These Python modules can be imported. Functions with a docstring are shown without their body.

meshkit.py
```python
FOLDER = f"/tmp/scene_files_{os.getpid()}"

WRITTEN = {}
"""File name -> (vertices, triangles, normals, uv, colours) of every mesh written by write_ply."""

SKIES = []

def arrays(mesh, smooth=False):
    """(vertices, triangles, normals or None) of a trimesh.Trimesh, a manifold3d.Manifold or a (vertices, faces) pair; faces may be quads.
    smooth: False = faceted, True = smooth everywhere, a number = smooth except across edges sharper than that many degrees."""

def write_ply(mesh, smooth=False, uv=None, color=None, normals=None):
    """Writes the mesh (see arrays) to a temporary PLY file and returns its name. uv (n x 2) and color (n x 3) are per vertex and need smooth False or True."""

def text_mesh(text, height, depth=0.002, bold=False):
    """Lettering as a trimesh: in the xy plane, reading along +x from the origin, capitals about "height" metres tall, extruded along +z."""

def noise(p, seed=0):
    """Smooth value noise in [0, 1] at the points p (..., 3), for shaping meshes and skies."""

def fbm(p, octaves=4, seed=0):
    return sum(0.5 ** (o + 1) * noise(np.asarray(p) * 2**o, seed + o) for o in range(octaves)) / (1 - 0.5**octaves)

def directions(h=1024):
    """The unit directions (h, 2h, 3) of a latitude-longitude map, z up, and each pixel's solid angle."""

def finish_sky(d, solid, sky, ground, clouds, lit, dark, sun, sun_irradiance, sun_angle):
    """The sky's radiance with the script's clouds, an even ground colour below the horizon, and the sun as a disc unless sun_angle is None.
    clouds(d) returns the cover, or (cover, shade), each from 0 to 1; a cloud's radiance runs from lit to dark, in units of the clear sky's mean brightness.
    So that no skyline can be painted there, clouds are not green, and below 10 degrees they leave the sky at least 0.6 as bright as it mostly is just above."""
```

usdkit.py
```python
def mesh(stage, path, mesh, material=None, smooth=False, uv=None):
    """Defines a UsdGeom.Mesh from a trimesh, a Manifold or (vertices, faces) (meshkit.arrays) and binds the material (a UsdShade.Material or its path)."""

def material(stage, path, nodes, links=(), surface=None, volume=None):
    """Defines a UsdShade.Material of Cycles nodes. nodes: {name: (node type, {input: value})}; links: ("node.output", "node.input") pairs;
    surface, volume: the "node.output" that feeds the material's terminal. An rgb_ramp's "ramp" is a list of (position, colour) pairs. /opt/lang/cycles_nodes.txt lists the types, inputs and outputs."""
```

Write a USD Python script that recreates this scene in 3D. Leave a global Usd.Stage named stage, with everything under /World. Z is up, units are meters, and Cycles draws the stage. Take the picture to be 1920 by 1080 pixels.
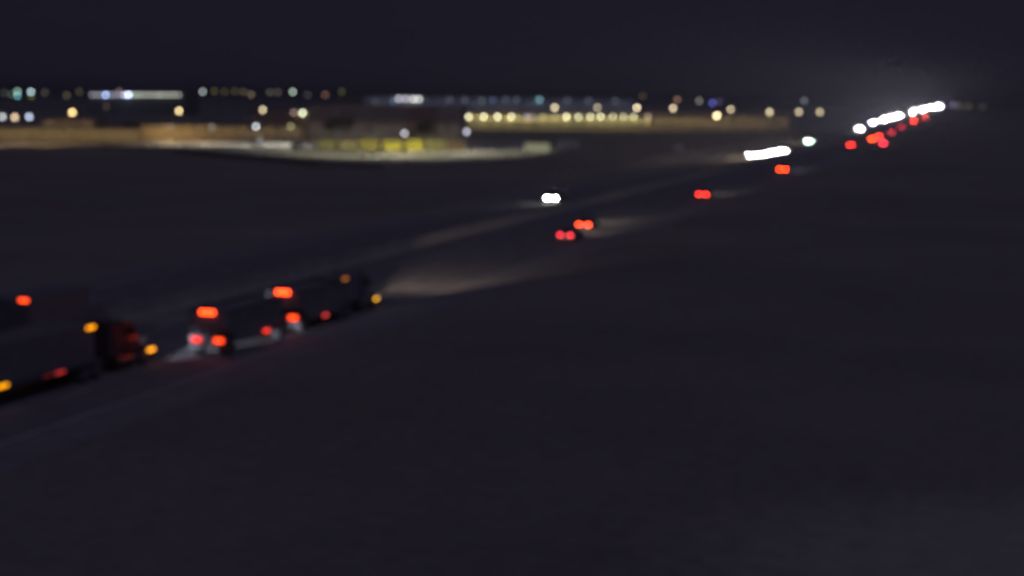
import math, random
import numpy as np, trimesh, usdkit, meshkit
from pxr import Usd, UsdGeom, UsdLux, UsdShade, Gf, Sdf
from shapely.geometry import Polygon

random.seed(7)
rng = np.random.default_rng(7)
stage = Usd.Stage.CreateInMemory()
UsdGeom.Xform.Define(stage, '/World')
UsdGeom.Scope.Define(stage, '/World/Looks')

# ------------------------------------------------------------------ camera
# The freeway runs along +Y; the camera stands 16 m up on a pole at its right side and looks left of the road.
FPX, CAM_H = 3200.0, 16.0                                  # focal length in pixels of a 1920 wide picture
YAW, PITCH, ROLL = math.atan(890 / 3200), math.atan(358 / 3200), 0.0132
fw0 = np.array([-math.sin(YAW), math.cos(YAW), 0]); r0 = np.array([math.cos(YAW), math.sin(YAW), 0]); z0 = np.array([0, 0, 1.0])
FWD = fw0 * math.cos(PITCH) - z0 * math.sin(PITCH); u0 = z0 * math.cos(PITCH) + fw0 * math.sin(PITCH)
RIGHT = r0 * math.cos(ROLL) + u0 * math.sin(ROLL); UP = u0 * math.cos(ROLL) - r0 * math.sin(ROLL)
EYE = np.array([0, 0, CAM_H])
cam = UsdGeom.Camera.Define(stage, '/World/camera')
cam.AddTransformOp().Set(Gf.Matrix4d(*[float(x) for x in np.block([[RIGHT, 0], [UP, 0], [-FWD, 0], [EYE, 1]]).ravel()]))
cam.CreateHorizontalApertureAttr(36.0); cam.CreateVerticalApertureAttr(20.25); cam.CreateFocalLengthAttr(60.0)
cam.CreateClippingRangeAttr(Gf.Vec2f(0.5, 30000))
COC = 17.0                                                 # the lens is out of focus: everything far away spreads over this many pixels
FOCUS = 5.0
cam.CreateFocusDistanceAttr(FOCUS)
cam.CreateFStopAttr(60.0 / (COC / FPX * FOCUS * 1000))
cam.CreateExposureAttr(0.0)

# ------------------------------------------------------------------ sky and moon
SKY = (0.0098, 0.0089, 0.0168)
usdkit.material(stage, '/World/Looks/night_sky',
    {'sky': ('sky_texture', {'sky_type': 'single_scattering', 'sun_disc': False, 'sun_elevation': 0.7, 'sun_rotation': 2.4, 'altitude': 300.0}),
     'hue': ('mix', {'mix_type': 'mix', 'fac': 1.0, 'color2': SKY}),
     'bg': ('background_shader', {'strength': 1.0})},
    [('sky.color', 'hue.color1'), ('hue.color', 'bg.color')], surface='bg.background')
dome = UsdLux.DomeLight.Define(stage, '/World/sky'); dome.CreateIntensityAttr(1.0)
UsdShade.MaterialBindingAPI.Apply(dome.GetPrim()).Bind(UsdShade.Material.Get(stage, '/World/Looks/night_sky'))
MOON_EL, MOON_AZ = math.radians(45), math.radians(140)     # azimuth from +Y clockwise
moon = UsdLux.DistantLight.Define(stage, '/World/moon')
moon.CreateNormalizeAttr(True); moon.CreateIntensityAttr(0.092); moon.CreateAngleAttr(12.0); moon.CreateColorAttr(Gf.Vec3f(0.54, 0.53, 1.0))
moon.AddRotateXYZOp().Set(Gf.Vec3f(90 - math.degrees(MOON_EL), 0, 180 - math.degrees(MOON_AZ)))

# ------------------------------------------------------------------ helpers
def ray(x, y): return FWD * FPX + RIGHT * (x - 960) - UP * (y - 540)
def on_plane(x, y, z=0.0): d = ray(x, y); return EYE + d * (z - CAM_H) / d[2]
def at_depth(x, y, D): return EYE + ray(x, y) * D / FPX
def depth(p): return float((np.asarray(p, float) - EYE) @ FWD)
def horizon(x): return 169.5 + 0.0132 * x

used = {}
def numbered(path):
    n = used.get(path, 0); used[path] = n + 1
    return path if n == 0 else f'{path}_{n:03d}'
def path_of(name, parent=None):
    return numbered((str(parent.GetPath()) if parent is not None else '/World') + '/' + name)
def tag(prim, label=None, cat=None, group=None, kind=None):
    for k, v in (('label', label), ('category', cat), ('group', group), ('kind', kind)):
        if v: prim.SetCustomDataByKey(k, v)
    return prim
def thing(name, label, cat, loc=(0, 0, 0), rz=0.0, group=None):
    x = UsdGeom.Xform.Define(stage, path_of(name))
    x.AddTranslateOp().Set(Gf.Vec3d(*[float(v) for v in loc])); x.AddRotateZOp().Set(math.degrees(rz))
    return tag(x.GetPrim(), label, cat, group)
def obj(name, mesh, m, parent=None, smooth=False):
    return usdkit.mesh(stage, path_of(name, parent), mesh, m, smooth=smooth).GetPrim()
def struct(name, mesh, m, parent=None, smooth=False):
    p = obj(name, mesh, m, parent, smooth)
    if parent is None: tag(p, kind='structure')
    return p
def cat_(ms): return trimesh.util.concatenate(ms)
def box(x0, x1, y0, y1, z0, z1, b=0.0):
    """A box, its edges chamfered by b."""
    s = np.array([x1 - x0, y1 - y0, z1 - z0]) / 2; c = np.array([x1 + x0, y1 + y0, z1 + z0]) / 2
    if b <= 0:
        m = trimesh.creation.box(2 * s); m.apply_translation(c); return m
    b = min(b, 0.45 * s.min() * 2); pts = []
    for sx in (-1, 1):
        for sy in (-1, 1):
            for sz in (-1, 1):
                sg = np.array([sx, sy, sz])
                for k in range(3):
                    q = s - b; q[k] = s[k]; pts.append(sg * q + c)
    return trimesh.convex.convex_hull(np.array(pts))
def hull(pts): return trimesh.convex.convex_hull(np.array(pts, float))
def cyl(p0, p1, r, n=12):
    return trimesh.creation.cylinder(radius=r, segment=np.array([p0, p1], float), sections=n)
def ellipsoid(c, rx, ry, rz, sub=2):
    m = trimesh.creation.icosphere(sub, 1.0); m.apply_scale([rx, ry, rz]); m.apply_translation(c); return m
def quad(a, b, c, d): return trimesh.Trimesh(np.array([a, b, c, d], float), [[0, 1, 2], [0, 2, 3]], process=False)

looks = {}
def mat(name, build):
    if name not in looks: looks[name] = build('/World/Looks/' + name)
    return looks[name]
def plain(name, col, rough=0.6, metal=0.0, var=0.18, scale=0.8, bump=0.0, coat=0.0):
    """A surface of one colour with uneven tone."""
    lo, hi = [c * (1 - var) for c in col], [c * (1 + var) for c in col]
    def build(path):
        nodes = {'pos': ('geometry', {}), 'n': ('noise_texture', {'scale': scale, 'detail': 6.0, 'roughness': 0.62}),
                 'r': ('rgb_ramp', {'ramp': [(0.3, lo), (0.7, hi)]}),
                 'p': ('principled_bsdf', {'roughness': rough, 'metallic': metal, 'coat_weight': coat})}
        links = [('pos.position', 'n.vector'), ('n.fac', 'r.fac'), ('r.color', 'p.base_color')]
        if bump:
            nodes['b'] = ('bump', {'strength': 0.5, 'distance': bump}); links += [('n.fac', 'b.height'), ('b.normal', 'p.normal')]
        return usdkit.material(stage, path, nodes, links, surface='p.BSDF')
    return mat(name, build)
glow_made = {}
def glow(rgb):
    """The lens of a lit lamp giving off this radiance."""
    key = tuple(round(float(c), 4) for c in rgb)
    if key not in glow_made:
        s = max(key)
        glow_made[key] = usdkit.material(stage, f'/World/Looks/lit_lens_{len(glow_made):03d}', {'e': ('emission', {'color': [c / s for c in key], 'strength': s})}, surface='e.emission')
    return glow_made[key]
def lin(r, g, b):
    return np.array([((c / 255) / 12.92 if c / 255 < 0.04045 else ((c / 255 + 0.055) / 1.055) ** 2.4) for c in (r, g, b)])
def lens_radiance(seen, area, D):
    """Radiance of a lens of this visible area at depth D whose out-of-focus disc shows the linear colour 'seen'."""
    return np.asarray(seen) * max(1.0, math.pi / 4 * (COC * D / FPX) ** 2 / area)

dark_metal = plain('dark_galvanised_steel', (0.11, 0.11, 0.115), 0.5, 0.6)
lens_off = plain('clear_lens', (0.3, 0.3, 0.3), 0.2)
rubber = plain('dusty_rubber', (0.075, 0.07, 0.065), 0.8)
rim_steel = plain('wheel_steel', (0.22, 0.22, 0.23), 0.4, 0.8)
black_plastic = plain('black_plastic', (0.025, 0.025, 0.027), 0.6)
window_glass = plain('dark_window_glass', (0.012, 0.013, 0.016), 0.08, 0.0, 0.05)
chrome = plain('dull_chrome', (0.4, 0.4, 0.42), 0.25, 1.0)
trim_dark = plain('dusty_dark_trim', (0.13, 0.125, 0.12), 0.5)

def disk_light(p, radius, rgb, intensity, cone=None, aim=(0, 0, -1)):
    path = numbered('/World/lamp_light')
    L = UsdLux.DiskLight.Define(stage, path) if cone is None else UsdLux.SphereLight.Define(stage, path)
    L.CreateRadiusAttr(radius); L.CreateIntensityAttr(float(intensity)); L.CreateColorAttr(Gf.Vec3f(*[float(c) for c in rgb])); L.CreateNormalizeAttr(True)
    if cone is not None:
        sh = UsdLux.ShapingAPI.Apply(L.GetPrim()); sh.CreateShapingConeAngleAttr(cone); sh.CreateShapingConeSoftnessAttr(1.0)
    z = -np.asarray(aim, float); z /= np.linalg.norm(z)
    x = np.cross([0, 0, 1.0] if abs(z[2]) < 0.99 else [0, 1.0, 0], z); x /= np.linalg.norm(x); y = np.cross(z, x)
    L.AddTransformOp().Set(Gf.Matrix4d(*[float(v) for v in np.block([[x, 0], [y, 0], [z, 0], [np.asarray(p, float), 1]]).ravel()]))
    return L

# ------------------------------------------------------------------ the freeway's line
def bend(Y): return np.zeros_like(np.asarray(Y, float))
_EY, _EZ = np.array([0, 820, 900, 985, 1130, 1240, 1370, 1445, 1525, 1590, 1650, 1710, 1800, 2100]), np.array([0, 0, 0.2, 0.9, 2.2, 3.6, 5.6, 7.6, 9.6, 11.2, 12.3, 12.7, 12.0, 6.0])
def climb(Y):
    """Height of the road: level, then climbing to the crest of an overpass."""
    return np.mean([np.interp(np.asarray(Y, float) + k, _EY, _EZ) for k in (-45, -22, 0, 22, 45)], 0)
YS = np.concatenate([np.arange(-60, 600, 60.0), np.arange(600, 2101, 25.0)])
def ribbon(xa, xb, z, ys=YS):
    o = bend(ys); n = len(ys); e = climb(ys) + z
    v = np.vstack([np.stack([xa + o, ys, e], 1), np.stack([xb + o, ys, e], 1)])
    i = np.arange(n - 1)
    return trimesh.Trimesh(v, np.vstack([np.stack([i, i + n, i + n + 1], 1), np.stack([i, i + n + 1, i + 1], 1)]), process=False)
def profile_along(prof, ys):
    """A closed profile [(x, z)] run along the road as one solid."""
    o = bend(ys); k = len(prof); v = []
    for y, dx, e in zip(ys, o, climb(ys)): v += [(x + dx, y, z + e) for x, z in prof]
    f = []
    for a in range(len(ys) - 1):
        for j in range(k):
            p, q = a * k + j, a * k + (j + 1) % k
            f += [[p, q, q + k], [p, q + k, p + k]]
    f += [[0, j, j + 1] for j in range(1, k - 1)] + [[(len(ys) - 1) * k, (len(ys) - 1) * k + j + 1, (len(ys) - 1) * k + j] for j in range(1, k - 1)]
    m = trimesh.Trimesh(np.array(v), f, process=False); m.fix_normals(); return m

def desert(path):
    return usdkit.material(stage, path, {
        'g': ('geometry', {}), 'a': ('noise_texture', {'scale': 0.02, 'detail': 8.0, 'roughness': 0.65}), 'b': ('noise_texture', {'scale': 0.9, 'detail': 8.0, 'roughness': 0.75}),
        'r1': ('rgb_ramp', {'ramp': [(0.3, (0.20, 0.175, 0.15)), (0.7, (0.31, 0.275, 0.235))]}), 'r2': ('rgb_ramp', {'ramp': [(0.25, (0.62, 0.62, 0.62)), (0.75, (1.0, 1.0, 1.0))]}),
        'm': ('mix', {'mix_type': 'multiply', 'fac': 1.0}), 'd1': ('vector_math', {'math_type': 'distance', 'vector2': (3.0, 59.0, 0.0)}), 'd2': ('vector_math', {'math_type': 'distance', 'vector2': (9.0, 54.0, 0.0)}), 'mn': ('math', {'math_type': 'minimum'}), 'wob': ('math', {'math_type': 'multiply_add', 'value2': -9.0}), 'pr': ('map_range', {'range_type': 'smoothstep', 'from_min': 12.0, 'from_max': 1.5, 'to_min': 0.0, 'to_max': 0.5}), 'gr': ('mix', {'color2': (0.50, 0.49, 0.36)}), 'bp': ('bump', {'strength': 0.6, 'distance': 0.15}), 'p': ('principled_bsdf', {'roughness': 0.95, 'specular_ior_level': 0.1})},  # pale olive patch at lower right: lamp light painted into the ground colour
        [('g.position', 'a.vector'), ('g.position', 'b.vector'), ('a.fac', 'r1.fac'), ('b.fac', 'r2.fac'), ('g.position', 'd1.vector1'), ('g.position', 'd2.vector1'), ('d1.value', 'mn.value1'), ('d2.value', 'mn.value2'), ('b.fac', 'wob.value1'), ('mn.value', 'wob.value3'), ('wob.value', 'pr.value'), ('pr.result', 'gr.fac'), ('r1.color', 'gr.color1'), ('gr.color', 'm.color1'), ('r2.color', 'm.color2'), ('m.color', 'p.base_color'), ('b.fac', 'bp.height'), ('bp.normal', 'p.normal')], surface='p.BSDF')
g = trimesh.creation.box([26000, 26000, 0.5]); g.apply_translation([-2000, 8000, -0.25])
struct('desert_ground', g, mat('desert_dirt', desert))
asphalt = plain('worn_asphalt', (0.15, 0.145, 0.14), 0.85, var=0.22, scale=0.35, bump=0.02)
shoulder_m = plain('pale_shoulder_asphalt', (0.19, 0.18, 0.165), 0.88, var=0.2, scale=0.5)
paint_white = plain('road_paint', (0.5, 0.5, 0.48), 0.6, var=0.25, scale=2.0)
paint_yellow = plain('yellow_road_paint', (0.45, 0.33, 0.08), 0.6, var=0.25, scale=2.0)
wb = struct('westbound_road', ribbon(-42.6, -57.5, 0.02), asphalt)
eb = struct('eastbound_road', ribbon(-59.1, -71.9, 0.02), asphalt)
struct('road_shoulder', ribbon(-39.4, -42.6, 0.016), shoulder_m); struct('road_shoulder', ribbon(-57.5, -59.1, 0.016), shoulder_m)
struct('road_shoulder', ribbon(-71.9, -75.6, 0.016), shoulder_m)
for road, xs, edges in ((wb, (-46.35, -50.05, -53.75), ((-42.75, paint_white), (-57.3, paint_yellow))), (eb, (-62.85, -66.55), ((-59.3, paint_yellow), (-70.3, paint_white)))):
    for x, m in edges: struct('edge_line', ribbon(x - 0.07, x + 0.07, 0.026), m, road)
    for x in xs:
        dashes = [ribbon(x - 0.06, x + 0.06, 0.026, np.array([y, y + 3.0])) for y in np.arange(30, 900, 12.2)]
        tag(struct('lane_dashes', cat_(dashes), paint_white, road), kind='stuff')
bank_ys = np.arange(800, 2101, 25.0); e_ = climb(bank_ys) + 0.006
bv = np.vstack([np.stack([np.full(len(bank_ys), x) - sg * 2.0 * e_ * k, bank_ys, np.where(k, -0.2, e_)], 1) for x, sg, k in ((-77.0, 1, 1), (-76.0, 1, 0), (-39.0, -1, 0), (-38.0, -1, 1))])
nb = len(bank_ys); bf = []
for q in range(3):
    for a_ in range(nb - 1): bf += [[q * nb + a_, (q + 1) * nb + a_, (q + 1) * nb + a_ + 1], [q * nb + a_, (q + 1) * nb + a_ + 1, q * nb + a_ + 1]]
bf = [f_[::-1] for f_ in bf]
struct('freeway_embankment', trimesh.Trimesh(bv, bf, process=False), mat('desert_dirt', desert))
# dirt berm beyond the far carriageway
ys_ = np.arange(270, 1000, 8.0); bz = np.clip((ys_ - 270) / 60, 0, 1) * np.clip((990 - ys_) / 40, 0, 1) * (0.75 + 0.9 * meshkit.fbm(np.stack([ys_ * 0.05, ys_ * 0, ys_ * 0], 1), 4, 3))
bv = np.vstack([np.stack([np.full(len(ys_), x) + 1.6 * (meshkit.noise(np.stack([ys_ * 0.09, ys_ * 0 + x, ys_ * 0], 1), 5) - 0.5), ys_, bz * k - 0.05], 1) for x, k in ((-90.0, 0), (-86.0, 0.8), (-84.0, 1.0), (-82.0, 0.75), (-78.0, 0))])
nb = len(ys_); bf = []
for q in range(4):
    for a_ in range(nb - 1): bf += [[q * nb + a_, (q + 1) * nb + a_, (q + 1) * nb + a_ + 1], [q * nb + a_, (q + 1) * nb + a_ + 1, q * nb + a_ + 1]]
bf = [f_[::-1] for f_ in bf]
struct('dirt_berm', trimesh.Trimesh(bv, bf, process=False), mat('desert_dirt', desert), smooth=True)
# concrete median barrier, cast in lengths
concrete = plain('pale_barrier_concrete', (0.24, 0.235, 0.21), 0.9, var=0.2, scale=0.6)
bar = thing('median_barrier', 'pale concrete median barrier between the two carriageways of the freeway', 'barrier')
prof = [(-58.62, 0), (-58.60, 0.08), (-58.40, 0.33), (-58.36, 1.07), (-58.20, 1.07), (-58.16, 0.33), (-57.96, 0.08), (-57.94, 0)]
for k in range(120):
    y = 40 + 6.1 * k
    obj('barrier_segment', profile_along(prof, np.array([y, y + 6.07])), concrete, bar)
tag(obj('far_barrier_segments', cat_([profile_along(prof, np.array([y, y + 9.9])) for y in np.arange(772, 2090, 10.0)]), concrete, bar), kind='stuff')

# ------------------------------------------------------------------ vehicles
def spot(p, aim, rgb, power, cone=8.0, fan=(-9, 0, 9)):
    """A headlight's beam, wider than tall: a few narrow cones side by side."""
    aim = np.asarray(aim, float)
    for a in fan:
        c, sn = math.cos(math.radians(a)), math.sin(math.radians(a))
        disk_light(p, 0.09, rgb, power / len(fan), cone, (aim[0] * c - aim[1] * sn, aim[0] * sn + aim[1] * c, aim[2]))

def wheel(t, x, y, r, w, side):
    w2 = w / 2
    ty = obj('wheel', cyl((x - w2, y, r), (x + w2, y, r), r, 20), rubber, t)
    obj('rim', cyl((x + side * (w2 - 0.01), y, r), (x + side * (w2 + 0.012), y, r), r * 0.6, 14), rim_steel, ty)

def car(loc, heading, label, style='sedan', paint=None, tail=None, head=None, beam=None, group=None, tail_size=(0.34, 0.16), head_rgb=(1, 0.97, 0.92)):
    """Y is forward in the car's own space; its origin is on the ground under the middle of the end that the camera sees."""
    L, W, Hh, belt = {'sedan': (4.75, 1.82, 1.45, 0.92), 'suv': (4.8, 1.92, 1.78, 1.08), 'pickup': (5.7, 1.98, 1.86, 1.12), 'van': (5.6, 2.0, 2.3, 1.25)}[style]
    D = depth(loc)
    rz = -math.atan(float((bend(loc[1] + 5) - bend(loc[1] - 5)) / 10))
    front_at_origin = heading < 0
    t = thing({'sedan': 'sedan_car', 'suv': 'sport_utility_car', 'pickup': 'pickup_truck', 'van': 'delivery_van'}[style], label, {'pickup': 'pickup truck', 'van': 'van'}.get(style, 'car'), (loc[0], loc[1], loc[2] + 0.03), rz + (math.pi if heading < 0 else 0), group)
    y0, y1 = (-L, 0.0) if front_at_origin else (0.0, L)      # rear bumper, front bumper
    paint = paint or plain('car_paint_graphite', (0.045, 0.046, 0.05), 0.3, 0.2, 0.05, coat=0.6)
    w = W / 2
    f = lambda s: y0 + L * s
    # lower body with wheel arches
    side = [(f(0.0), 0.35), (f(0.0), belt - 0.12), (f(0.03), belt), (f(0.70), belt), (f(0.96), belt - 0.22), (f(1.0), belt - 0.35), (f(1.0), 0.3), (f(0.97), 0.22), (f(0.03), 0.24)]
    poly = Polygon(side)
    R = 0.36 if style in ('pickup', 'suv', 'van') else 0.33
    for s in (0.19, 0.81):
        poly = poly.difference(__import__('shapely').Point(f(s), R).buffer(R + 0.05, 12))
    b = trimesh.creation.extrude_polygon(poly, W, engine='earcut')
    v = b.vertices.copy(); b.vertices = np.stack([v[:, 2] - w, v[:, 0], v[:, 1]], 1); b.fix_normals()
    vv = b.vertices; vv[:, 0] *= 1 - 0.06 * np.clip((vv[:, 2] - 0.6) / 0.6, 0, 1); b.vertices = vv
    obj('body', b, paint, t)
    c0, c1, k0, k1 = {'sedan': (0.10, 0.72, 0.26, 0.56), 'suv': (0.02, 0.74, 0.06, 0.60), 'pickup': (0.40, 0.76, 0.43, 0.62), 'van': (0.01, 0.88, 0.02, 0.74)}[style]
    wb_, wr = w * 0.93, w * 0.78
    bot = [(-wb_, f(c0), belt), (wb_, f(c0), belt), (wb_, f(c1), belt), (-wb_, f(c1), belt)]
    top = [(-wr, f(k0), Hh), (wr, f(k0), Hh), (wr, f(k1), Hh), (-wr, f(k1), Hh)]
    obj('cabin', hull(bot + top), paint, t)
    def pane(name, a, b_, c, d, off, shrink=0.12):
        P = np.array([a, b_, c, d], float); cc = P.mean(0); P = cc + (P - cc) * (1 - shrink) + np.array(off)
        n = np.array(off); Q = P - n * 0.8
        obj(name, hull(np.vstack([P, Q])), window_glass, t)
    pane('windscreen', bot[3], bot[2], top[2], top[3], (0, 0.006, 0.008)); pane('rear_window', bot[0], bot[1], top[1], top[0], (0, -0.008, 0.005))
    for sx, i, j in ((1, 1, 2), (-1, 0, 3)):
        A, B, C, Dd = map(np.array, (bot[i], bot[j], top[j], top[i]))
        m0, m1 = (A + B) / 2, (C + Dd) / 2
        pane('side_window', A, m0, m1, Dd, (0.012 * sx, 0, 0.003), 0.16); pane('side_window', m0, B, C, m1, (0.012 * sx, 0, 0.003), 0.16)
    if style == 'pickup':
        obj('cargo_bed', cat_([box(-w * 0.9, w * 0.9, f(0.02), f(0.39), belt - 0.005, belt + 0.02), box(-w * 0.93, -w * 0.86, f(0.02), f(0.39), belt + 0.021, belt + 0.07), box(w * 0.86, w * 0.93, f(0.02), f(0.39), belt + 0.021, belt + 0.07)]), black_plastic, t)
    obj('front_bumper', box(-w * 0.97, w * 0.97, f(1.0) - 0.02, f(1.0) + 0.09, 0.28, 0.5, 0.04), black_plastic, t)
    obj('rear_bumper', box(-w * 0.97, w * 0.97, f(0.0) - 0.09, f(0.0) + 0.02, 0.34, 0.55, 0.04), black_plastic, t)
    obj('grille', box(-0.45, 0.45, f(1.0) - 0.01, f(1.0) + 0.025, 0.52, 0.52 + max(0.1, belt - 0.9)), black_plastic, t)
    obj('number_plate', box(-0.15, 0.15, f(0) - 0.03, f(0) - 0.004, 0.6, 0.75), plain('plate_white', (0.4, 0.4, 0.38), 0.5), t)
    for sx in (-1, 1):
        wheel(t, sx * (w - 0.11), f(0.19), R, 0.22, sx); wheel(t, sx * (w - 0.11), f(0.81), R, 0.22, sx)
        obj('wing_mirror', box(sx * (w + 0.08) - 0.09, sx * (w + 0.08) + 0.09, f(c1) - 0.3, f(c1) - 0.18, belt - 0.02, belt + 0.14, 0.03), paint, t)
        tw, th = tail_size
        tz = belt - 0.2
        x = sx * (w - 0.15 - tw / 2)
        obj('tail_lamp', box(x - tw / 2, x + tw / 2, f(0) - 0.06, f(0) + 0.03, tz, tz + th, 0.02), glow(lens_radiance(tail, tw * th, D)) if tail is not None else plain('unlit_red_lens', (0.2, 0.01, 0.01), 0.2), t)
        hx = sx * (w - 0.26); hw, hh = (0.17, 0.09) if D < 900 else (0.24, 0.17)
        obj('headlight', box(hx - hw, hx + hw, f(1.0) - 0.05, f(1.0) + 0.1, belt - 0.37 - hh, belt - 0.37 + hh, 0.03), glow(lens_radiance(head, 4 * hw * hh, D)) if head is not None else (glow((0.25, 0.25, 0.25)) if beam else lens_off), t)
    if beam:
        d = np.array([math.sin(-rz) , math.cos(rz), 0]) * heading
        o = np.array(loc, float) + d * (0.25 if front_at_origin else L + 0.25); o[2] = loc[2] + belt - 0.37
        for sx in (-1, 1):
            n = np.array([d[1], -d[0], 0]) * sx * (w - 0.26)
            far_ = heading < 0 and D > 900
            if heading > 0: spot(o + n, d + np.array([0, 0, -0.018]), head_rgb, beam * 22.0, 5.0, (-10, -4, 2, 8))
            elif not far_: spot(o + n, d + np.array([0, 0, -0.016]) + np.array([d[1], -d[0], 0]) * 0.22, head_rgb, beam * 26.0, 8.0, (-6, 6))
            else: spot(o + n, d + np.array([0, 0, 0.006]) + np.array([d[1], -d[0], 0]) * 0.02, (0.8, 0.8, 1.0), beam * (24.0 if D > 1300 else 6.0), 7.0, (0,))
    return t

def marker(t, name, x0, x1, y0, y1, z, seen, Dm, h=0.14):
    a = max(x1 - x0, (y1 - y0)) * h
    return obj(name, box(x0, x1, y0, y1, z - h / 2, z + h / 2, 0.02), glow(lens_radiance(seen, a, Dm)), t)

def pup_trailer(t, xc, y0, y1, z1, paint, rail_m, prefix=''):
    """A hopper trailer: box above, chutes sloping together below."""
    w = 1.27
    obj('hopper_body', hull([(xc + sx * w, y, z) for sx in (-1, 1) for y, z in ((y0, z1), (y1, z1), (y0, 1.75), (y1, 1.75), (y0 + 1.9, 0.75), (y1 - 1.9, 0.75))]), paint, t)
    obj('top_rail', cat_([box(xc - w - 0.03, xc + w + 0.03, y0 - 0.03, y0 + 0.09, z1 + 0.003, z1 + 0.11), box(xc - w - 0.03, xc + w + 0.03, y1 - 0.09, y1 + 0.03, z1 + 0.003, z1 + 0.11),
                          box(xc - w - 0.03, xc - w + 0.07, y0 + 0.091, y1 - 0.091, z1 + 0.003, z1 + 0.11), box(xc + w - 0.07, xc + w + 0.03, y0 + 0.091, y1 - 0.091, z1 + 0.003, z1 + 0.11)]), rail_m, t)
    for sx in (-1, 1):
        obj('frame_rail', box(xc + sx * 1.2 - 0.06, xc + sx * 1.2 + 0.06, y0, y1, 1.0, 1.16), rail_m, t)
        for k in range(7):
            yy = y0 + 0.4 + k * (y1 - y0 - 0.8) / 6
            obj('side_rib', box(xc + sx * (w + 0.028) - 0.026, xc + sx * (w + 0.028) + 0.026, yy - 0.04, yy + 0.04, 1.78, z1 - 0.01), rail_m, t)
        wheel(t, xc + sx * 0.98, y0 + 0.8, 0.51, 0.52, sx)
        obj('mudflap', box(xc + sx * 0.98 - 0.3, xc + sx * 0.98 + 0.3, y0 + 0.08, y0 + 0.1, 0.3, 0.98), rubber, t)
    obj('rear_bumper', box(xc - 1.2, xc + 1.2, y0 - 0.06, y0 + 0.02, 0.55, 0.68), rail_m, t)
    obj('rear_panel', box(xc - 1.22, xc + 1.22, y0 - 0.05, y0 - 0.003, 0.98, 1.3), rail_m, t)

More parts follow.
